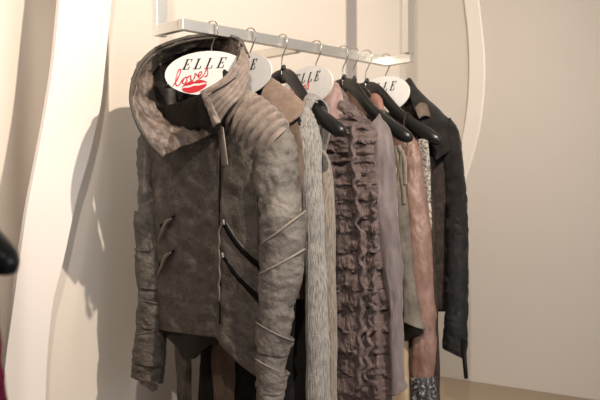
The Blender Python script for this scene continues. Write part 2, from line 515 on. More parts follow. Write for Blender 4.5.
def sign_plate_bm():
    bm = bmesh.new(); poly = []
    for i in range(64):
        th = 2*math.pi*i/64
        poly.append((.12*math.cos(th), .0605*math.sin(th)))
    prism(bm, poly, -.0012, .0012)
    return bm

SLAB = ['white oval paper sign with red lips framed by the big collar of the front jacket',
        'white oval paper sign half hidden behind the ribbed collar of the front jacket',
        'white oval paper sign between the bare hanger arm and the ruffled blouse neck',
        'white oval paper sign on the black jacket at the far end of the rail']
SPOS = [(206, 73, .080, 28, .245), (243, 75, .215, 2, .23), (308, 86, .455, -4, .22), (383, 95, .79, 0, .22)]
sign0 = None
for i, (px, py, Y, yw, w) in enumerate(SPOS):
    if sign0 is None:
        t = thing('hanger_sign', SLAB[0], 'sign', (0, 0, 0), 'white oval signs hung at the hanger hooks')
        pl = link('plate', sign_plate_bm(), M['card'], t, smooth=False)
        b = letters_bm(); bmesh.ops.translate(b, verts=b.verts, vec=(-.004, 0, .012)); link('black_lettering', b, M['ink'], t, smooth=False)
        b = script_bm(); bmesh.ops.translate(b, verts=b.verts, vec=(-.044, 0, -.008)); link('red_script', b, M['red'], t)
        b = lips_bm(); bmesh.ops.translate(b, verts=b.verts, vec=(-.032, 0, -.035)); link('lips_print', b, M['red'], t, smooth=False)
        sign0 = t
    else:
        t = sign0.copy(); COL.objects.link(t); t['label'] = SLAB[i]
        for ch in list(sign0.children):
            c = ch.copy(); COL.objects.link(c); c.parent = t
    p = at(px, py, Y)
    t.location = p; t.rotation_euler = (math.radians(-4), math.radians(0), math.radians(yw))
    t.scale = (w/.24, 1, 1)

# ------------------------------------------------------------------ garment 1: the leather jacket
def P3(*pts): return [at(*p) for p in pts]

Y1 = HY[0]
g1 = thing('leather_jacket', 'crumpled grey-brown leather jacket with huge open funnel collar and slanting zips, frontmost on the rail', 'jacket', (0, Y1, .83), 'garments on the steel rail')
def hem1(x, dy):
    if dy < .01:
        if x < .12: return .934 + .01*(x+.2)
        return .93 - (x-.12)*.72
    return .90 if x < .1 else .88
b1 = Body(Y1, [(1.60, -.075, .085, .03, 2), (1.575, -.11, .12, .04, 2), (1.54, -.17, .18, .05, 2.2), (1.50, -.225, .225, .058, 2.4), (1.44, -.25, .245, .066, 2.6), (1.30, -.235, .235, .075, 2.6), (1.12, -.225, .235, .078, 2.6), (1.0, -.225, .25, .08, 2.6), (.93, -.23, .26, .082, 2.6)], 150, 150, hem1, 1.2)
cre = creases(.0060, (9, 9, 13), 1)
fine = creases(.0030, (28, 28, 34), 5)
def step1(p):
    if p.y > Y1: return 0
    d = .126 + .004*math.sin(p.z*9) - p.x
    return .006/(1+math.exp(d*900)) - .004*math.exp(-(d/.006)**2)
link('body', b1.bm(), M['leather'], g1, disp=addf(cre, fine, step1), solid=.0025)
# back lining seen under the front hem
rows = [P3((160, 318, .165), (178, 318, .165), (196, 318, .165), (222, 318, .165), (240, 318, .165)),
        P3((166, 336, .165), (180, 345, .165), (194, 352, .165), (210, 343, .165), (232, 336, .165)),
        P3((168, 337, .165), (180, 350, .165), (193, 359, .165), (206, 348, .165), (228, 337, .165))]
link('lining', sheet_bm(rows, 30, 12), M['lining'], g1, solid=.003, label='dark satin lining')

# sleeves
sl = [(262, 144, 281, 124, .112), (256, 160, 290, 131, .108), (255, 176, 296, 150, .10), (258, 200, 299, 180, .10), (261, 218, 301, 205, .09), (262, 238, 302, 226, .09), (262, 264, 301, 252, .08), (261, 292, 298, 282, .08), (260, 318, 294, 312, .07), (258, 347, 288, 342, .07), (257, 372, 285, 372, .06), (257, 402, 283, 402, .06), (258, 428, 281, 428, .06)]
scre = creases(.0056, (15, 15, 20), 3)
sfine = creases(.0020, (46, 46, 50), 8)
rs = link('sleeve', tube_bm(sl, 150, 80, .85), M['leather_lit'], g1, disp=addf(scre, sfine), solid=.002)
def ring_edge(row, k=.88, grow=.0015):
    xl, yl, xr, yr, Y = row
    c = at((xl+xr)/2, (yl+yr)/2, Y); dep = (c-CAM).dot(FV)
    A = RV*((xr-xl)/2*dep/FPX+grow) + ZV*(-(yr-yl)/2*dep/FPX); B = FV*(A.length*k)
    return [c + A*math.cos(2*math.pi*j/40) + B*math.sin(2*math.pi*j/40) for j in range(41)]
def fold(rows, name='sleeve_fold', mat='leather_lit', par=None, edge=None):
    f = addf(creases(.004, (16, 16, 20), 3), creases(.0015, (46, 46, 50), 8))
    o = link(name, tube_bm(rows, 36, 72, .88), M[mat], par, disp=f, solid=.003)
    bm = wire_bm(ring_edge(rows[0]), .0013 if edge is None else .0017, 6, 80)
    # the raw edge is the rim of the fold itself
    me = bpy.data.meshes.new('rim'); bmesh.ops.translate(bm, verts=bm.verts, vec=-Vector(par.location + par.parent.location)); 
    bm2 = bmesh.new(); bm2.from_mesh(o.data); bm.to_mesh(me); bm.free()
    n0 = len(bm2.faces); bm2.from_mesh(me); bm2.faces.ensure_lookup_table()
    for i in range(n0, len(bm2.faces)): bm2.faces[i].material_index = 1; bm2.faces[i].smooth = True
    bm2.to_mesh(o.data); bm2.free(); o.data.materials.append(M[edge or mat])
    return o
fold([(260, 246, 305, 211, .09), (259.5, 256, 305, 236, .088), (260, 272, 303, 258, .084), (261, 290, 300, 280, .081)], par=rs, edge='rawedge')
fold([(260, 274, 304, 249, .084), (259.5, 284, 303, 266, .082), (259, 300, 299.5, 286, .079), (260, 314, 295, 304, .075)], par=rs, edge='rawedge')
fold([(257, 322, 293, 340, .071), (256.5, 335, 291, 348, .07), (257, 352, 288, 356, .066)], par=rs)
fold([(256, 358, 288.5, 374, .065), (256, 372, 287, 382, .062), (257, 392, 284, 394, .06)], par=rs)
sl2 = [(141, 132, 160, 128, .10), (137.5, 150, 158, 148, .085), (138, 180, 157, 180, .065), (138, 210, 158, 212, .055), (137, 240, 160, 242, .045), (136.5, 270, 162, 272, .045), (139, 300, 164, 302, .045), (136, 330, 165, 332, .045), (133, 360, 164, 364, .045), (130.5, 376, 163, 383, .045)]
ls = link('sleeve', tube_bm(sl2, 130, 70, .8), M['leather'], g1, disp=addf(creases(.0048, (17, 17, 26), 12), creases(.0016, (46, 46, 50), 8)), solid=.002)
fold([(135.5, 212, 160.5, 229, .055), (135, 226, 161.5, 238, .05), (136.5, 252, 162, 254, .047)], mat='leather', par=ls)
fold([(135.5, 249, 163.5, 252, .047), (135.5, 262, 163.5, 266, .045), (138.5, 288, 163.5, 290, .045)], mat='leather', par=ls)
fold([(136, 334, 165.5, 327, .045), (134.5, 346, 165.5, 344, .045), (133, 362, 164.5, 366, .045)], mat='leather', par=ls)
fold([(139, 298, 165.5, 304, .045), (137.5, 312, 166, 318, .045), (137, 326, 165, 330, .045)], mat='leather', par=ls)
# cuff tab under the left cuff
link('cuff_tab', sheet_bm([P3((140, 380, .02), (150, 381, .02), (158, 383, .02)), P3((141, 384, .02), (152, 387, .02), (157, 389, .02)), P3((146, 386, .02), (152, 391, .02), (155, 391, .02))], 12, 8), M['leather'], ls, solid=.003)

# corrugated shoulder
def shoulder_rows(n=64):
    return [(222, 128, 240, 92, .085), (231, 134, 252, 94, .09), (240, 142, 264, 101, .097), (249, 151, 275, 110, .105), (258, 159, 285, 121, .112), (262, 160, 287, 128, .112)]
bm = tube_bm(shoulder_rows(), 150, 60, .95)
A0, A1 = at(231, 110, .085), at(273, 141, .112)
def ribw(p):
    t = (p-A0).dot(A1-A0)/(A1-A0).length_squared
    if t < .12: t0 = t/.12
    else: t0 = 1
    return .019*abs(math.sin(math.pi*6.5*t + 1.1*noise.noise(p*14)))**.8 + .0015*noise.noise(p*40) - .012
link('padded_shoulder', bm, M['ribs'], g1, disp=ribw, label='ribbed pale taupe shoulder')

# collar: crushed lining facing in, from the front flap round the back
rim = [(163, 157, -.06), (147, 140, -.10), (135, 117, -.12), (131, 95, -.11), (138, 68, -.07), (156, 49, .01), (186, 38, .10), (216, 35, .17), (238, 39, .16), (247, 54, .12)]
midr = [(187, 147, -.03), (172, 136, -.045), (155, 121, -.05), (147, 98, -.03), (150, 78, .01), (163, 61, .07), (188, 48, .13), (214, 47, .18), (232, 54, .165), (238, 68, .12)]
nek = [(210, 132, .005), (194, 128, .02), (178, 120, .04), (166, 106, .07), (165, 90, .10), (172, 76, .14), (190, 64, .17), (211, 64, .175), (224, 72, .165), (230, 82, .12)]
cw = creases(.012, (14, 14, 10), 21, w=.9)
def mixp(a, b, t): return [tuple(x+(y-x)*t for x, y in zip(p, q)) for p, q in zip(a, b)]
cut = mixp(midr, nek, .1)
for i in (0, 1, 2): cut[i] = mixp(midr, nek, (1, .95, .5)[i])[i]
hm = [tuple((a+b)/2 for a, b in zip(p, q)) for p, q in zip(rim, cut)]
hm = [(x, y, z+.004) for x, y, z in hm]
collar = link('collar', sheet_bm([P3(*rim), P3(*hm), P3(*cut)], 120, 40), M['metal_lining'], g1, disp=addf(cw, creases(.003, (34, 34, 30), 2)), solid=.005, label='crushed taupe collar lining')
link('neck_lining', sheet_bm([P3(*[(x, y, z+.006) for x, y, z in cut]), P3(*mixp(cut, nek, .5)), P3(*nek)], 100, 24), M['lining'], collar, disp=creases(.005, (16, 16, 14), 27), solid=.003, label='dark neck lining')
# thick stitched rim
link('rim_piping', wire_bm(P3(*rim), .0055, 10, 110), M['leather'], collar)
link('rim_piping', wire_bm([p + Vector((.006, .002, -.009)) for p in P3(*rim[1:])], .0035, 8, 110), M['leather'], collar)
# outside of the collar at the back
out = [(p[0]-.6, p[1]-.3, p[2]+.012) for p in rim[1:]]
outl = [(152, 142, -.01), (145, 128, -.01), (143, 110, .02), (148, 92, .06), (163, 75, .12), (188, 62, .185), (214, 62, .19), (232, 70, .18), (242, 84, .14)]
link('collar_outside', sheet_bm([P3(*out), P3(*outl)], 80, 16), M['leather'], collar, disp=creases(.003, (20, 20, 20), 6), solid=.002)
# inner dark stand inside the collar
ins_t = [(146, 108, .0), (162, 106, .0), (180, 102, -.01), (196, 96, -.01), (209, 89, -.012)]
ins_m = [(147, 109, .0), (164, 115, -.002), (182, 114, -.008), (198, 110, -.008), (212, 104, -.008)]
ins_b = [(149, 111, .0), (167, 125, .0), (188, 130, .0), (203, 127, .0), (217, 124, .0)]
link('inner_stand', sheet_bm([P3(*ins_t), P3(*ins_m), P3(*ins_b)], 50, 16), M['lining'], collar, disp=creases(.002, (20, 20, 20), 3), solid=.004)
bk_t = [(160, 92, .07), (168, 84, .11), (184, 72, .15), (205, 70, .16), (224, 78, .15), (232, 92, .10)]
bk_b = [(158, 132, .06), (170, 132, .10), (186, 132, .13), (205, 132, .13), (224, 130, .12), (232, 128, .09)]
link('back_stand', sheet_bm([P3(*bk_t), P3(*bk_b)], 40, 10), M['lining'], collar, disp=creases(.003, (18, 18, 18), 9), solid=.003)
# ribbed front edge of the collar, with zip tape
e0 = [(243, 47, .13), (238, 61, .08), (229, 73, .03), (217, 83, -.005), (203, 91, -.03)]
e1 = [(248, 58, .12), (243, 71, .075), (234, 84, .025), (224, 95, -.012), (211, 108, -.03)]
e2 = [(249, 74, .115), (246, 86, .075), (240, 97, .03), (230, 107, 0.0), (219, 122, -.015)]
def ribs(u, v, p):
    w = math.sin(v*math.pi*2*5.5)
    return Vector((S, -S, .2))*(.0040*w + .003*noise.noise(p*26))
link('ribbed_edge', sheet_bm([P3(*e0), P3(*e1), P3(*e2)], 70, 70, ribs), M['ribs'], collar, solid=.005, label='pale ribbed collar edge')
zt = [at(x+2.5, y+3, Y-.012) for x, y, Y in [(236, 70, .045), (228, 77, .02), (218, 83.5, -.005), (209, 89, -.02)]]
link('zip_teeth', wire_bm(zt, .0028, 6, 40), M['zipmetal'], collar)
# torn end of the edge
link('raw_end', sheet_bm([P3((203, 90, -.03), (209, 97, -.032), (215, 110, -.032), (221, 122, -.02)), P3((201, 93, -.034), (206, 103, -.036), (211, 114, -.036), (217, 124, -.03)), P3((206, 100, -.03), (208, 108, -.03), (211, 118, -.03), (214, 127, -.028))], 24, 12), M['ribs'], collar, disp=creases(.004, (60, 60, 60), 2), solid=.004)

# front zip
def on1(px, py, out=.004):
    Y = b1.Y-.06
    for _ in range(4):
        p = at(px, py, Y); Y = b1.front(p.x, p.z, out)
    return at(px, py, Y)
zipo = link('front_zip', wire_bm([on1(220+.5*math.sin(i*.6), 120+i*12, .0045) for i in range(18)], .0034, 8, 120, flat=(1, .5)), M['zip'], g1)
link('zip_slider', wire_bm([on1(219, 121, .012), on1(220.5, 127, .014)], .005, 8, 6, flat=(1, .5)), M['zipmetal'], zipo)
link('zip_pull', sheet_bm([[on1(217.6, 127, .020), on1(220.5, 126, .022), on1(223.4, 127, .020)], [on1(220, 146, .019), on1(223, 146, .021), on1(226, 146, .019)], [on1(222.4, 166, .016), on1(225.4, 166, .018), on1(228.4, 166, .016)]], 6, 20), M['zipmetal'], zipo, solid=.003)
link('zip_ring', wire_bm([on1(221, 128, .018), on1(223, 134, .02), on1(221.5, 138, .018)], .0016, 6, 12), M['zipmetal'], zipo)
# slanting pocket zips
for pts, ch in (([(223, 221), (228, 231), (238, 246), (250, 258), (264, 269)], [(222, 223), (219, 232), (219.5, 242), (218.5, 250), (219.5, 258)]),
                ([(222, 254), (228, 264), (238, 278), (250, 290), (264, 301)], [(221, 257), (219, 266), (220, 276), (218.5, 285), (219.5, 294)])):
    z = link('pocket_zip', wire_bm([on1(x, y, .008) for x, y in pts], .0075, 8, 50, flat=(1, .5)), M['zip'], g1)
    link('pocket_welt', wire_bm([on1(x+.6, y-4.0, .005) for x, y in pts], .0035, 8, 50), M['leather'], z)
    link('zip_slider', wire_bm([on1(pts[0][0], pts[0][1]-1, .012), on1(pts[0][0]+1, pts[0][1]+4, .013)], .0042, 8, 6), M['zipmetal'], z)
    link('pull_chain', wire_bm([on1(x, y, .014) for x, y in ch], .0030, 6, 40), M['zipmetal'], z)
    link('pull_tab', wire_bm([on1(ch[-1][0]-.4, ch[-1][1]-8, .015), on1(ch[-1][0], ch[-1][1], .015), on1(ch[-1][0]-.6, ch[-1][1]+7, .014)], [.002, .003, .0025], 6, 12), M['zipmetal'], z)
for (x0, y0, x1, y1) in ((174.5, 216, 160, 226), (174, 250, 159, 265)):
    z = link('chest_zip', wire_bm([on1(x0, y0, .006), on1((x0+x1)/2, (y0+y1)/2, .010), on1(x1, y1, .012)], [.004, .0045, .0035], 8, 16, flat=(1, .6)), M['zip'], g1)
    link('zip_pull', wire_bm([on1(x0-3, y0+2.5, .017), on1(x0-9, y0+7, .018), on1(x0-12, y0+14, .016), on1(x0-17, y0+26, .014)], [.002, .0075, .0075, .002], 6, 20, flat=(1, .4)), M['zipmetal'], z)
# seam of the left front
link('seam', wire_bm([on1(x, y, .0015) for x, y in [(151, 150), (151, 190), (152, 230), (156, 270), (163, 305), (167, 332)]], .0016, 6, 50), M['leather'], g1)
link('seam', wire_bm([on1(x, y, .0015) for x, y in [(240, 140), (251, 165), (256, 200), (258, 240)]], .0016, 6, 40), M['leather'], g1)

# ------------------------------------------------------------------ garment 2: coat with knit sleeves
Y2 = HY[1]
g2 = thing('knit_sleeve_coat', 'long dark coat with taupe suede collar and pale grey knit sleeves, behind the front jacket', 'coat', (0, Y2, .6), 'garments on the steel rail')
b2 = Body(Y2, [(1.62, -.06, .06, .03, 2), (1.585, -.11, .11, .04, 2), (1.54, -.18, .18, .045, 2.2), (1.49, -.225, .225, .05, 2.4), (1.35, -.22, .225, .055, 2.6), (1.1, -.2, .215, .055, 2.6), (.85, -.2, .21, .06, 2.6), (.64, -.21, .22, .062, 2.6)], 90, 80)
link('body', b2.bm(), M['blackcloth'], g2, disp=creases(.006, (14, 14, 5), 31), solid=.003)
def on2(px, py, out=.006):
    Y = b2.Y-.05
    for _ in range(4):
        p = at(px, py, Y); Y = b2.front(p.x, p.z, out)
    return at(px, py, Y)
def panel(stations, nm, mat, par, on, out=.008, seed=1, amp=.004):
    rows = [[on(xa + (xb-xa)*t, ya, out+.004*math.sin(t*math.pi)) for t in (0, .33, .66, 1)] for xa, xb, ya in stations]
    return link(nm, sheet_bm(rows, 24, 40), M[mat], par, disp=creases(amp, (22, 22, 9), seed), solid=.003)
panel([(172, 188, 325), (175, 190, 350), (177, 191, 380), (178, 192, 420)], 'front_panel', 'leather', g2, on2, seed=4)
panel([(212, 234, 325), (212, 235, 350), (213, 235, 375), (214, 233, 420)], 'front_panel', 'brownleather', g2, on2, seed=6)
panel([(268, 292, 108), (274, 302, 140), (276, 306, 200), (278, 308, 260), (280, 307, 288), (284, 305, 299)], 'side_panel', 'brownleather', g2, on2, .006, seed=9, amp=.005)
ks = [(289, 126, 300, 102, .265), (287, 134, 312, 113, .262), (289, 148, 319.5, 134, .26), (295, 168, 321.5, 159, .26), (301, 190, 322, 185, .255), (304, 212, 323, 210, .25), (305, 250, 324.5, 250, .25), (306, 300, 327, 300, .245), (306.5, 350, 328.5, 350, .24), (307, 430, 330.5, 430, .24)]
link('sleeve', tube_bm(ks, 130, 64, .85), M['knit'], g2, disp=addf(creases(.003, (12, 12, 7), 41), lambda p: .0010*math.sin(p.x*700+p.y*700)), solid=.003, label='pale grey knit sleeve')
kl = [(158, 142, 178, 136, .27), (158, 200, 176, 200, .25), (160, 300, 178, 300, .24), (162, 345, 180, 345, .23)]
link('sleeve', tube_bm([(x0+22, y0, x1+22, y1, Y) for x0, y0, x1, y1, Y in kl], 60, 40, .8), M['knit'], g2, disp=creases(.003, (12, 12, 7), 47), solid=.003, label='pale grey knit sleeve')
cA = [(268, 76, .26), (281, 85, .258), (294, 95, .256), (305, 105, .255)]
cB = [(264, 88, .225), (278, 100, .222), (290, 109, .222), (300, 115, .225)]
cC = [(259, 102, .205), (270, 112, .20), (280, 120, .20), (290, 123, .205)]
cb = [(262, 98, .285), (272, 101, .29), (286, 107, .29), (297, 113, .285)]
link('collar', sheet_bm([P3(*cb), P3((265, 84, .275), (277, 92, .275), (291, 101, .272), (303, 108, .268)), P3(*cA), P3(*cB), P3(*cC)], 40, 40), M['suede'], g2, disp=creases(.002, (14, 14, 14), 5), solid=.005, label='taupe suede collar')

# ------------------------------------------------------------------ garment 3: light knit dress on wide straps
Y3 = HY[2]
g3 = thing('knit_dress', 'ecru knit dress with a strap over the blunt-tipped hanger, sliver beside the grey knit sleeve', 'dress', (0, Y3, .6), 'garments on the steel rail')
b3 = Body(Y3, [(1.44, -.16, .165, .035, 2.4), (1.40, -.18, .19, .04, 2.4), (1.3, -.19, .20, .045, 2.6), (1.0, -.19, .208, .045, 2.6), (.8, -.2, .212, .045, 2.6), (.64, -.2, .216, .045, 2.6)], 60, 64)
link('body', b3.bm(), M['knit2'], g3, disp=creases(.003, (14, 14, 4), 51), solid=.003)
for sx in (1, -1):
    pts = [Vector((.150*sx-.012, Y3-.040, 1.42)), Vector((.176*sx-.006, Y3-.050, 1.50)), Vector((.178*sx-.004, Y3-.054, 1.552)), Vector((.178*sx-.004, Y3-.024, 1.588)), Vector((.178*sx-.004, Y3+.016, 1.570)), Vector((.176*sx-.006, Y3+.03, 1.50)), Vector((.150*sx-.012, Y3+.035, 1.42))]
    pts = [p + Vector((0, -.020*sx, 0)) for p in pts]
    link('strap', sheet_bm([[p + Vector((-.016*sx, 0, .008)) for p in pts], [p + Vector((0, -.004, .004)) for p in pts], [p + Vector((.016*sx, 0, -.010)) for p in pts]], 40, 10), M['knit'], g3, disp=creases(.003, (30, 30, 30), 2), solid=.006)

# ------------------------------------------------------------------ garment 4: ruffled blouse
Y4 = HY[3]
g4 = thing('ruffled_blouse', 'mauve-brown blouse with tiers of crinkled ruffles and smooth chiffon sleeves', 'blouse', (0, Y4, .6), 'garments on the steel rail')
b4 = Body(Y4, [(1.665, -.03, .045, .03, 2), (1.63, -.09, .10, .045, 2), (1.585, -.14, .14, .05, 2.2), (1.535, -.19, .195, .055, 2.4), (1.47, -.22, .245, .06, 2.6), (1.3, -.2, .275, .062, 2.6), (1.05, -.19, .275, .062, 2.6), (.8, -.19, .285, .064, 2.6), (.62, -.2, .29, .066, 2.6)], 100, 90)
link('body', b4.bm(), M['ruffle'], g4, disp=addf(creases(.008, (16, 16, 26), 61), creases(.003, (50, 50, 70), 3)), solid=.003)
def on4(px, py, out=.006):
    Y = b4.Y-.05
    for _ in range(4):
        p = at(px, py, Y); Y = b4.front(p.x, p.z, out)
    return at(px, py, Y)
# smooth neck yoke
yk = [[on4(x, y, o) for x, y, o in r] for r in ([(322, 84, .004), (331, 80, .006), (339, 84, .004)], [(316, 98, .006), (329, 98, .010), (343, 99, .006)], [(312, 120, .006), (327, 122, .011), (342, 118, .006)])]
link('neck_yoke', sheet_bm(yk, 24, 24), M['mauve'], g4, disp=creases(.003, (18, 18, 12), 7), solid=.003, label='smooth dusty mauve yoke')
# ruffle tiers
ylist = [101, 108, 115, 123, 131, 140, 149, 159, 170, 182, 196, 211, 227, 244, 262, 281, 301, 322, 344, 366, 388]
def edgeR(y):
    T = [(100, 348), (108, 357), (115, 365), (123, 373), (132, 377), (150, 373), (200, 376), (250, 383), (300, 388), (340, 391), (365, 390), (400, 389), (430, 389)]
    for (a, xa), (b, xb) in zip(T, T[1:]):
        if a <= y <= b: return xa + (xb-xa)*(y-a)/(b-a)
    return T[0][1] if y <= 100 else T[-1][1]
def edgeL(y):
    return 342 if y < 112 else (336 if y < 130 else 326)
for i, y0 in enumerate(ylist):
    h = (ylist[i+1] if i+1 < len(ylist) else y0+22)-y0
    cuts = [edgeL(y0)]
    nseg = 1 if y0 < 185 else 2
    for k in range(1, nseg): cuts.append(edgeL(y0) + (edgeR(y0)-edgeL(y0))*(k/nseg) + random.uniform(-5, 5))
    cuts.append(edgeR(y0+h*.5)+random.uniform(-.5, 2.0))
    for a, b in zip(cuts, cuts[1:]):
        ph = random.uniform(0, 6); tilt = random.uniform(-5, 5); fr = random.uniform(20, 34)
        rows = []
        y0_ = y0
        for v in (0, .5, 1.05, 1.30):
            xs = [a-2 + (b-a+4)*t/5 for t in range(6)]
            rows.append([on4(x, y0 + h*1.15*v + tilt*(t/5-.5) + (7*(t/5)**2 if y0 < 130 else 0), .003 + .007*min(v, 1)**1.2 - (.008 if v > 1.2 else 0)) for t, x in enumerate(xs)])
        def wave(u, v, p, ph=ph, fr=fr):
            n1 = noise.noise(Vector((p.x*46+ph*7, p.z*60, ph))); n2 = noise.noise(Vector((p.x*14+ph, p.z*110, ph*3)))
            n3 = 1-2*abs(noise.noise(Vector((p.x*90+3*n1, p.z*34, ph*5+2)))); n4 = noise.noise(Vector((p.x*18, p.z*12, 4)))
            return Vector((.35, -1, .35*n1))*((.0025+.005*v)*(1.1*n1 + .8*n2) + (.0035 if y0 < 180 else .007)*n3*(.4+v) + (.006 if y0 < 180 else .015)*n4) + Vector((0, 0, .010*v*noise.noise(Vector((p.x*30, ph*9, 1)))))
        link('ruffle', sheet_bm(rows, 72, 16, wave), M['ruffle'], g4, solid=.0012)
# vertical ruffled edges down the front
for base in ([(352, 122), (353, 160), (356, 200), (360, 240), (362, 280), (360, 330), (358, 390)], [(372, 190), (374, 230), (376, 260), (372, 300), (368, 340), (366, 380)]):
    c = spline([Vector((x, y, 0)) for x, y in base], 60)
    r0 = []; r1 = []; r2 = []
    for q in c:
        w = 1.6*math.sin(q.y*.33) + 3*noise.noise(Vector((q.y*.06, 3, base[0][0])))
        r0.append(on4(q.x-3, q.y, .010)); r1.append(on4(q.x+w, q.y, .030)); r2.append(on4(q.x+4+w*1.6, q.y, .018 + .008*math.sin(q.y*.5)))
    link('ruffle', sheet_bm([r0, r1, r2], 180, 12), M['ruffle'], g4, disp=creases(.003, (50, 50, 50), 3), solid=.0015)
ss = [(362, 138, 378, 115, .54), (367, 147, 387, 126, .535), (369, 160, 392.5, 146, .53), (370, 185, 395.5, 178, .53), (375, 210, 397, 206, .52), (382, 250, 399.5, 250, .515), (388, 300, 401.5, 300, .51), (390.5, 345, 402.5, 345, .505), (391, 375, 404, 376, .50), (392, 396, 407, 387, .50)]
sv = link('sleeve', tube_bm(ss, 120, 56, .9), M['sheer'], g4, disp=addf(creases(.008, (18, 18, 4), 71), creases(.0015, (40, 40, 20), 3)), solid=.0015, label='smooth mauve-grey chiffon sleeve')
ss2 = [(218, 130, 236, 118, .54), (214, 160, 236, 155, .53), (212, 220, 234, 220, .52), (212, 320, 232, 320, .52), (212, 385, 232, 385, .52)]
link('sleeve', tube_bm([(a+16, b, c+16, d, e) for a, b, c, d, e in ss2], 60, 40, .8), M['sheer'], g4, disp=creases(.004, (16, 16, 4), 77), solid=.0015)

# ------------------------------------------------------------------ garment 5: khaki bell-sleeved wrap
Y5 = HY[4]
g5 = thing('khaki_wrap_top', 'khaki-grey wrap top with crossed tapes and a flared half sleeve beside the chiffon sleeve', 'top', (0, Y5, .6), 'garments on the steel rail')
b5 = Body(Y5, [(1.49, -.15, .18, .03, 2.2), (1.44, -.19, .225, .035, 2.4), (1.3, -.19, .235, .04, 2.5), (1.0, -.19, .25, .04, 2.5), (.64, -.19, .268, .042, 2.5)], 50, 56)
link('body', b5.bm(), M['beige'], g5, disp=creases(.004, (14, 14, 5), 81), solid=.003)
ks5 = [(391, 152, 400, 144, .655), (392, 170, 404, 164, .655), (394, 200, 407, 196, .65), (397, 235, 410, 232, .65), (400, 270, 414, 270, .645), (402, 300, 419, 303, .64), (403, 322, 425, 330, .635)]
s5 = link('sleeve', tube_bm(ks5, 90, 50, .8), M['khaki'], g5, disp=addf(creases(.004, (20, 20, 7), 83), creases(.0015, (50, 50, 30), 4)), solid=.002)
link('sleeve_lining', tube_bm([(402.5, 300, 418, 304, .642), (403.5, 322, 422.5, 331, .638), (404, 341, 413, 338, .65)], 30, 40, .7), M['lining'], s5, solid=.002, label='dark sleeve lining')
for pts in ([(395, 147), (398, 163), (402, 182), (404, 205)], [(402, 150), (400, 168), (396, 188), (396, 206)], [(398, 146), (404, 160), (405, 185)]):
    link('cross_tape', wire_bm([at(x, y, .600) for x, y in pts], .0085, 8, 40, flat=(1, .35)), M['khakistrap'], g5)
for sx in (1, -1):
    pts = [Vector((.17*sx, Y5-.03, 1.47)), Vector((.175*sx, Y5-.042, 1.53)), Vector((.175*sx, Y5-.020, 1.576)), Vector((.175*sx, Y5+.010, 1.54)), Vector((.17*sx, Y5+.028, 1.46))]
    link('strap', wire_bm(pts, .0025, 6, 30), M['khaki'], g5)

# ------------------------------------------------------------------ garment 6: copper satin blouse
Y6 = HY[5]+.012
g6 = thing('copper_blouse', 'copper satin blouse with dark sequinned cuff, between the khaki sleeve and the dark lace', 'blouse', (0, Y6, .6), 'garments on the steel rail')
b6 = Body(Y6, [(1.655, -.04, .05, .018, 2), (1.60, -.09, .10, .02, 2), (1.54, -.15, .16, .022, 2.2), (1.48, -.19, .21, .025, 2.4), (1.3, -.19, .23, .025, 2.5), (.95, -.19, .25, .027, 2.5), (.66, -.19, .26, .027, 2.5)], 50, 56)
link('body', b6.bm(), M['copper'], g6, disp=creases(.004, (14, 14, 6), 91), solid=.002)
c6 = [(398, 158, 412, 136, .705), (401, 168, 419, 150, .705), (404, 190, 424.5, 184, .70), (407, 220, 428.5, 216, .695), (410, 260, 432, 256, .69), (412, 310, 435, 306, .685), (413, 350, 436, 346, .68), (412, 379, 434, 377, .68)]
s6 = link('sleeve', tube_bm(c6, 110, 54, .55), M['copper'], g6, disp=addf(creases(.005, (16, 16, 7), 93), creases(.0018, (44, 44, 24), 4)), solid=.002)
link('cuff', tube_bm([(411, 377, 434.5, 376, .68), (411, 390, 436, 389, .68), (411.5, 408, 437, 408, .68), (412, 428, 438, 428, .68)], 30, 54, .6), M['darksequin'], s6, disp=creases(.003, (40, 40, 40), 4), solid=.002, label='dark sequinned cuff')
link('collar', sheet_bm([P3((368, 98, .70), (372, 94, .69), (377, 94, .69), (382, 99, .70)), P3((368, 103, .685), (373, 101, .675), (379, 103, .675), (384, 109, .685)), P3((368, 116, .68), (374, 116, .67), (381, 118, .67), (387, 120, .68))], 24, 16), M['peach'], g6, solid=.003, label='peach collar')

# ------------------------------------------------------------------ garment 7: lace and sequin top
Y7 = HY[6]
g7 = thing('sequin_top', 'dark lace top with a silver sequinned panel, between the copper blouse and the black jacket', 'top', (0, Y7+.02, .6), 'garments on the steel rail')
b7 = Body(Y7+.012, [(1.48, -.16, .19, .02, 2.2), (1.44, -.19, .245, .024, 2.4), (1.3, -.19, .262, .026, 2.5), (1.0, -.19, .275, .027, 2.5), (.64, -.19, .29, .028, 2.5)], 50, 56)
link('body', b7.bm(), M['lace'], g7, disp=creases(.004, (18, 18, 9), 101), solid=.002)
link('sequin_panel', sheet_bm([P3((417, 140, .735), (423, 139, .735), (428, 141, .74)), P3((419, 165, .732), (425.5, 165, .732), (430, 165, .738)), P3((422, 200, .732), (428, 200, .732), (431, 200, .738)), P3((424, 230, .734), (430, 230, .734), (432, 230, .74))], 14, 40), M['sequin'], g7, disp=creases(.003, (40, 40, 40), 6), solid=.003, label='silver sequinned panel')
for sx in (1, -1):
    pts = [Vector((.18*sx+.005, Y7-.01, 1.46)), Vector((.182*sx+.005, Y7-.036, 1.53)), Vector((.182*sx+.005, Y7-.020, 1.572)), Vector((.182*sx+.005, Y7+.012, 1.54)), Vector((.18*sx+.005, Y7+.03, 1.45))]
    link('strap', wire_bm(pts, .003, 6, 30), M['lace'], g7)

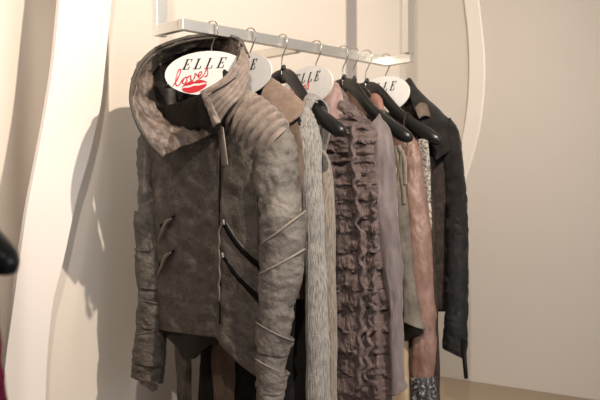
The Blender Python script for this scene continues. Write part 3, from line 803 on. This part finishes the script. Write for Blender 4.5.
# ------------------------------------------------------------------ garment 8: black jacket
Y8 = HY[7]
g8 = thing('black_jacket', 'black jacket with leather lower sleeve and dangling cuff strap, last on the rail', 'jacket', (0, Y8, .95), 'garments on the steel rail')
b8 = Body(Y8, [(1.672, -.06, .075, .028, 2), (1.64, -.09, .115, .034, 2), (1.59, -.14, .175, .04, 2.2), (1.54, -.19, .225, .045, 2.4), (1.49, -.215, .255, .05, 2.6), (1.35, -.21, .258, .052, 2.6), (1.15, -.2, .252, .052, 2.6), (.955, -.2, .25, .054, 2.6)], 80, 70)
link('body', b8.bm(), M['lace'], g8, disp=creases(.005, (16, 16, 10), 111), solid=.003)
link('yoke', sheet_bm([P3((404, 82, .83), (409, 78, .85), (412, 82, .87)), P3((410, 96, .80), (420, 97, .84), (426, 98, .88)), P3((415, 112, .79), (432, 110, .84), (440, 111, .89)), P3((425, 132, .79), (444, 126, .84), (453, 126, .89)), P3((436, 160, .79), (451, 150, .83), (459, 146, .87))], 24, 40), M['blackwool'], g8, disp=creases(.003, (18, 18, 14), 5), solid=.004)
e8 = [(434, 150, 449, 118, .87), (440, 160, 456, 128, .868), (445, 176, 461, 148, .865), (446.5, 200, 464.5, 185, .86), (447, 225, 466.5, 215, .855), (447, 255, 467.5, 252, .855), (446.5, 292, 467, 292, .85), (445.5, 322, 466, 326, .845), (444, 340, 466, 346, .845), (443, 348, 464, 358, .845)]
s8 = link('sleeve', tube_bm(e8, 110, 50, .85), M['blackwool'], g8, disp=addf(creases(.004, (18, 18, 14), 113), creases(.0014, (50, 50, 50), 3)), solid=.003)
link('leather_lower', tube_bm([(446.5, 202, 466.2, 194, .858), (446.7, 235, 467.6, 232, .855), (445.8, 292, 468, 292, .85), (444.8, 322, 467, 326, .845), (443, 340, 466.8, 346, .845), (442, 348, 465, 359, .845)], 80, 50, .88), M['blackleather'], s8, disp=creases(.003, (24, 24, 24), 114), solid=.002, label='black leather lower sleeve')
link('cuff_strap', sheet_bm([P3((461, 338, .80), (464, 338, .80), (467, 339, .80)), P3((461.5, 352, .80), (464, 352, .798), (466.5, 352, .80)), P3((463, 362, .80), (464.8, 362, .797), (467, 362, .80)), P3((464.5, 378, .80), (466, 379, .80), (467.8, 378, .80))], 10, 24), M['blackleather'], s8, solid=.004)
link('epaulette', sheet_bm([P3((415, 108, .775), (420, 103, .79), (426, 104, .815)), P3((417, 114, .772), (422, 110, .785), (428.5, 111, .812)), P3((419, 119, .772), (424, 116, .785), (430, 117, .812))], 16, 12), M['epaulette'], g8, solid=.006, label='brown epaulette')
link('sleeve', tube_bm([(292, 150, 306, 130, .88), (290, 180, 306, 175, .87), (288, 260, 304, 260, .86), (286, 340, 302, 340, .86)], 50, 36, .8), M['blackwool'], g8, disp=creases(.004, (18, 18, 14), 119), solid=.003)

# ------------------------------------------------------------------ the second rail at the left edge
tip = CAM + FV*1.08 + RV*((22-300)/FPX*1.08) + ZV*((HOR-262)/FPX*1.08)
nx = tip.x-.292; dz = tip.z-1.485
r2 = thing('clothes_rail', 'plain steel rail at the left edge carrying a crimson garment', 'clothes rail', (nx, tip.y-.5, 1.753+dz))
link('rail_bar', box(bmesh.new(), (nx-ht, tip.y-.9, 1.753+dz), (nx+ht, tip.y+.05, 1.788+dz)), M['steel'], r2, smooth=False, bevel=.0012)
for yy in (tip.y-.9, tip.y+.028):
    link('upright', box(bmesh.new(), (nx-ht, yy, 1.788+dz), (nx+ht, yy+.022, 3.0)), M['steel'], r2, smooth=False)
t = hanger0.copy(); COL.objects.link(t); t['label'] = 'black hanger whose blunt tip pokes in at the left edge before the white panel'
t['group'] = 'hangers on the second rail'
for ch in list(hanger0.children):
    c = ch.copy(); COL.objects.link(c); c.parent = t
    if c.name.startswith('hanger_arms'): c.data = wide
t.location = (nx, tip.y, 1.50+dz)
gy = tip.y
g9 = thing('crimson_dress', 'crimson garment whose edge shows at the lower left corner', 'dress', (nx, gy, .3))
bb = Body(gy+.005, [(1.655+dz, nx-.05, nx+.05, .022, 2), (1.62+dz, nx-.09, nx+.09, .026, 2.2), (1.57+dz, nx-.15, nx+.15, .03, 2.2), (1.50+dz, nx-.19, nx+.17, .05, 2.4), (1.2, nx-.19, nx+.175, .05, 2.4), (1.09, nx-.2, nx+.195, .05, 2.4), (.9, nx-.22, nx+.238, .05, 2.4), (.5, nx-.26, nx+.27, .06, 2.4)], 60, 60)
link('body', bb.bm(), M['crimson'], g9, disp=creases(.004, (30, 30, 30), 131), solid=.003)

# ------------------------------------------------------------------ light
def spot(name, loc, aim, power, color, ang=70, blend=.6, size=.03):
    d = bpy.data.lights.new(name, 'SPOT'); d.energy = power; d.color = color; d.spot_size = math.radians(ang); d.spot_blend = blend; d.shadow_soft_size = size
    o = bpy.data.objects.new(name, d); COL.objects.link(o); o.location = loc
    o.rotation_euler = (Vector(aim)-Vector(loc)).to_track_quat('-Z', 'Y').to_euler()
    return o
spot('ceiling_and_fill_spot', (1.68, -.06, 2.80), (-.2, .25, 1.55), 270, (1.0, .87, .73), 90, .8, .018)
spot('ceiling_and_fill_spot', (2.2, -1.9, 2.7), (.1, .75, 1.5), 190, (1.0, .91, .82), 62, .9, .03)
spot('ceiling_and_fill_spot', (.15, -1.7, 2.8), (-.5, -.15, 1.5), 125, (1.0, .90, .80), 30, .8, .03)  # added fill spot, no known fixture, brightens the wall left of the panel
d = bpy.data.lights.new('shop_window_daylight', 'AREA'); d.shape = 'RECTANGLE'; d.size = 2.6; d.size_y = 2.2; d.energy = 45; d.color = (.76, .87, 1.0)
o = bpy.data.objects.new('shop_window_daylight', d); COL.objects.link(o); o.location = (4.1, .05, 1.5)
o.rotation_euler = (Vector((-1, .0, -.05))).to_track_quat('-Z', 'Z').to_euler()

w = bpy.data.worlds.new('daylight'); scn.world = w; w.use_nodes = True
bg = w.node_tree.nodes['Background']; bg.inputs[0].default_value = (.80, .88, 1.0, 1); bg.inputs[1].default_value = .15

# ------------------------------------------------------------------ camera
cd = bpy.data.cameras.new('camera'); cd.sensor_width = 36; cd.lens = FPX/600*36
co = bpy.data.objects.new('camera', cd); COL.objects.link(co); co.location = CAM
co.rotation_euler = FV.to_track_quat('-Z', 'Y').to_euler()
scn.camera = co
cd.shift_y = (HOR-200)/600
cd.dof.use_dof = True; cd.dof.focus_distance = 2.42; cd.dof.aperture_fstop = 5.6

scn.view_settings.view_transform = 'Standard'; scn.view_settings.look = 'None'
scn.view_settings.gamma = 1; scn.view_settings.exposure = -.04; scn.view_settings.use_curve_mapping = False
scn.cycles.use_denoising = True
scn.cycles.max_bounces = 8
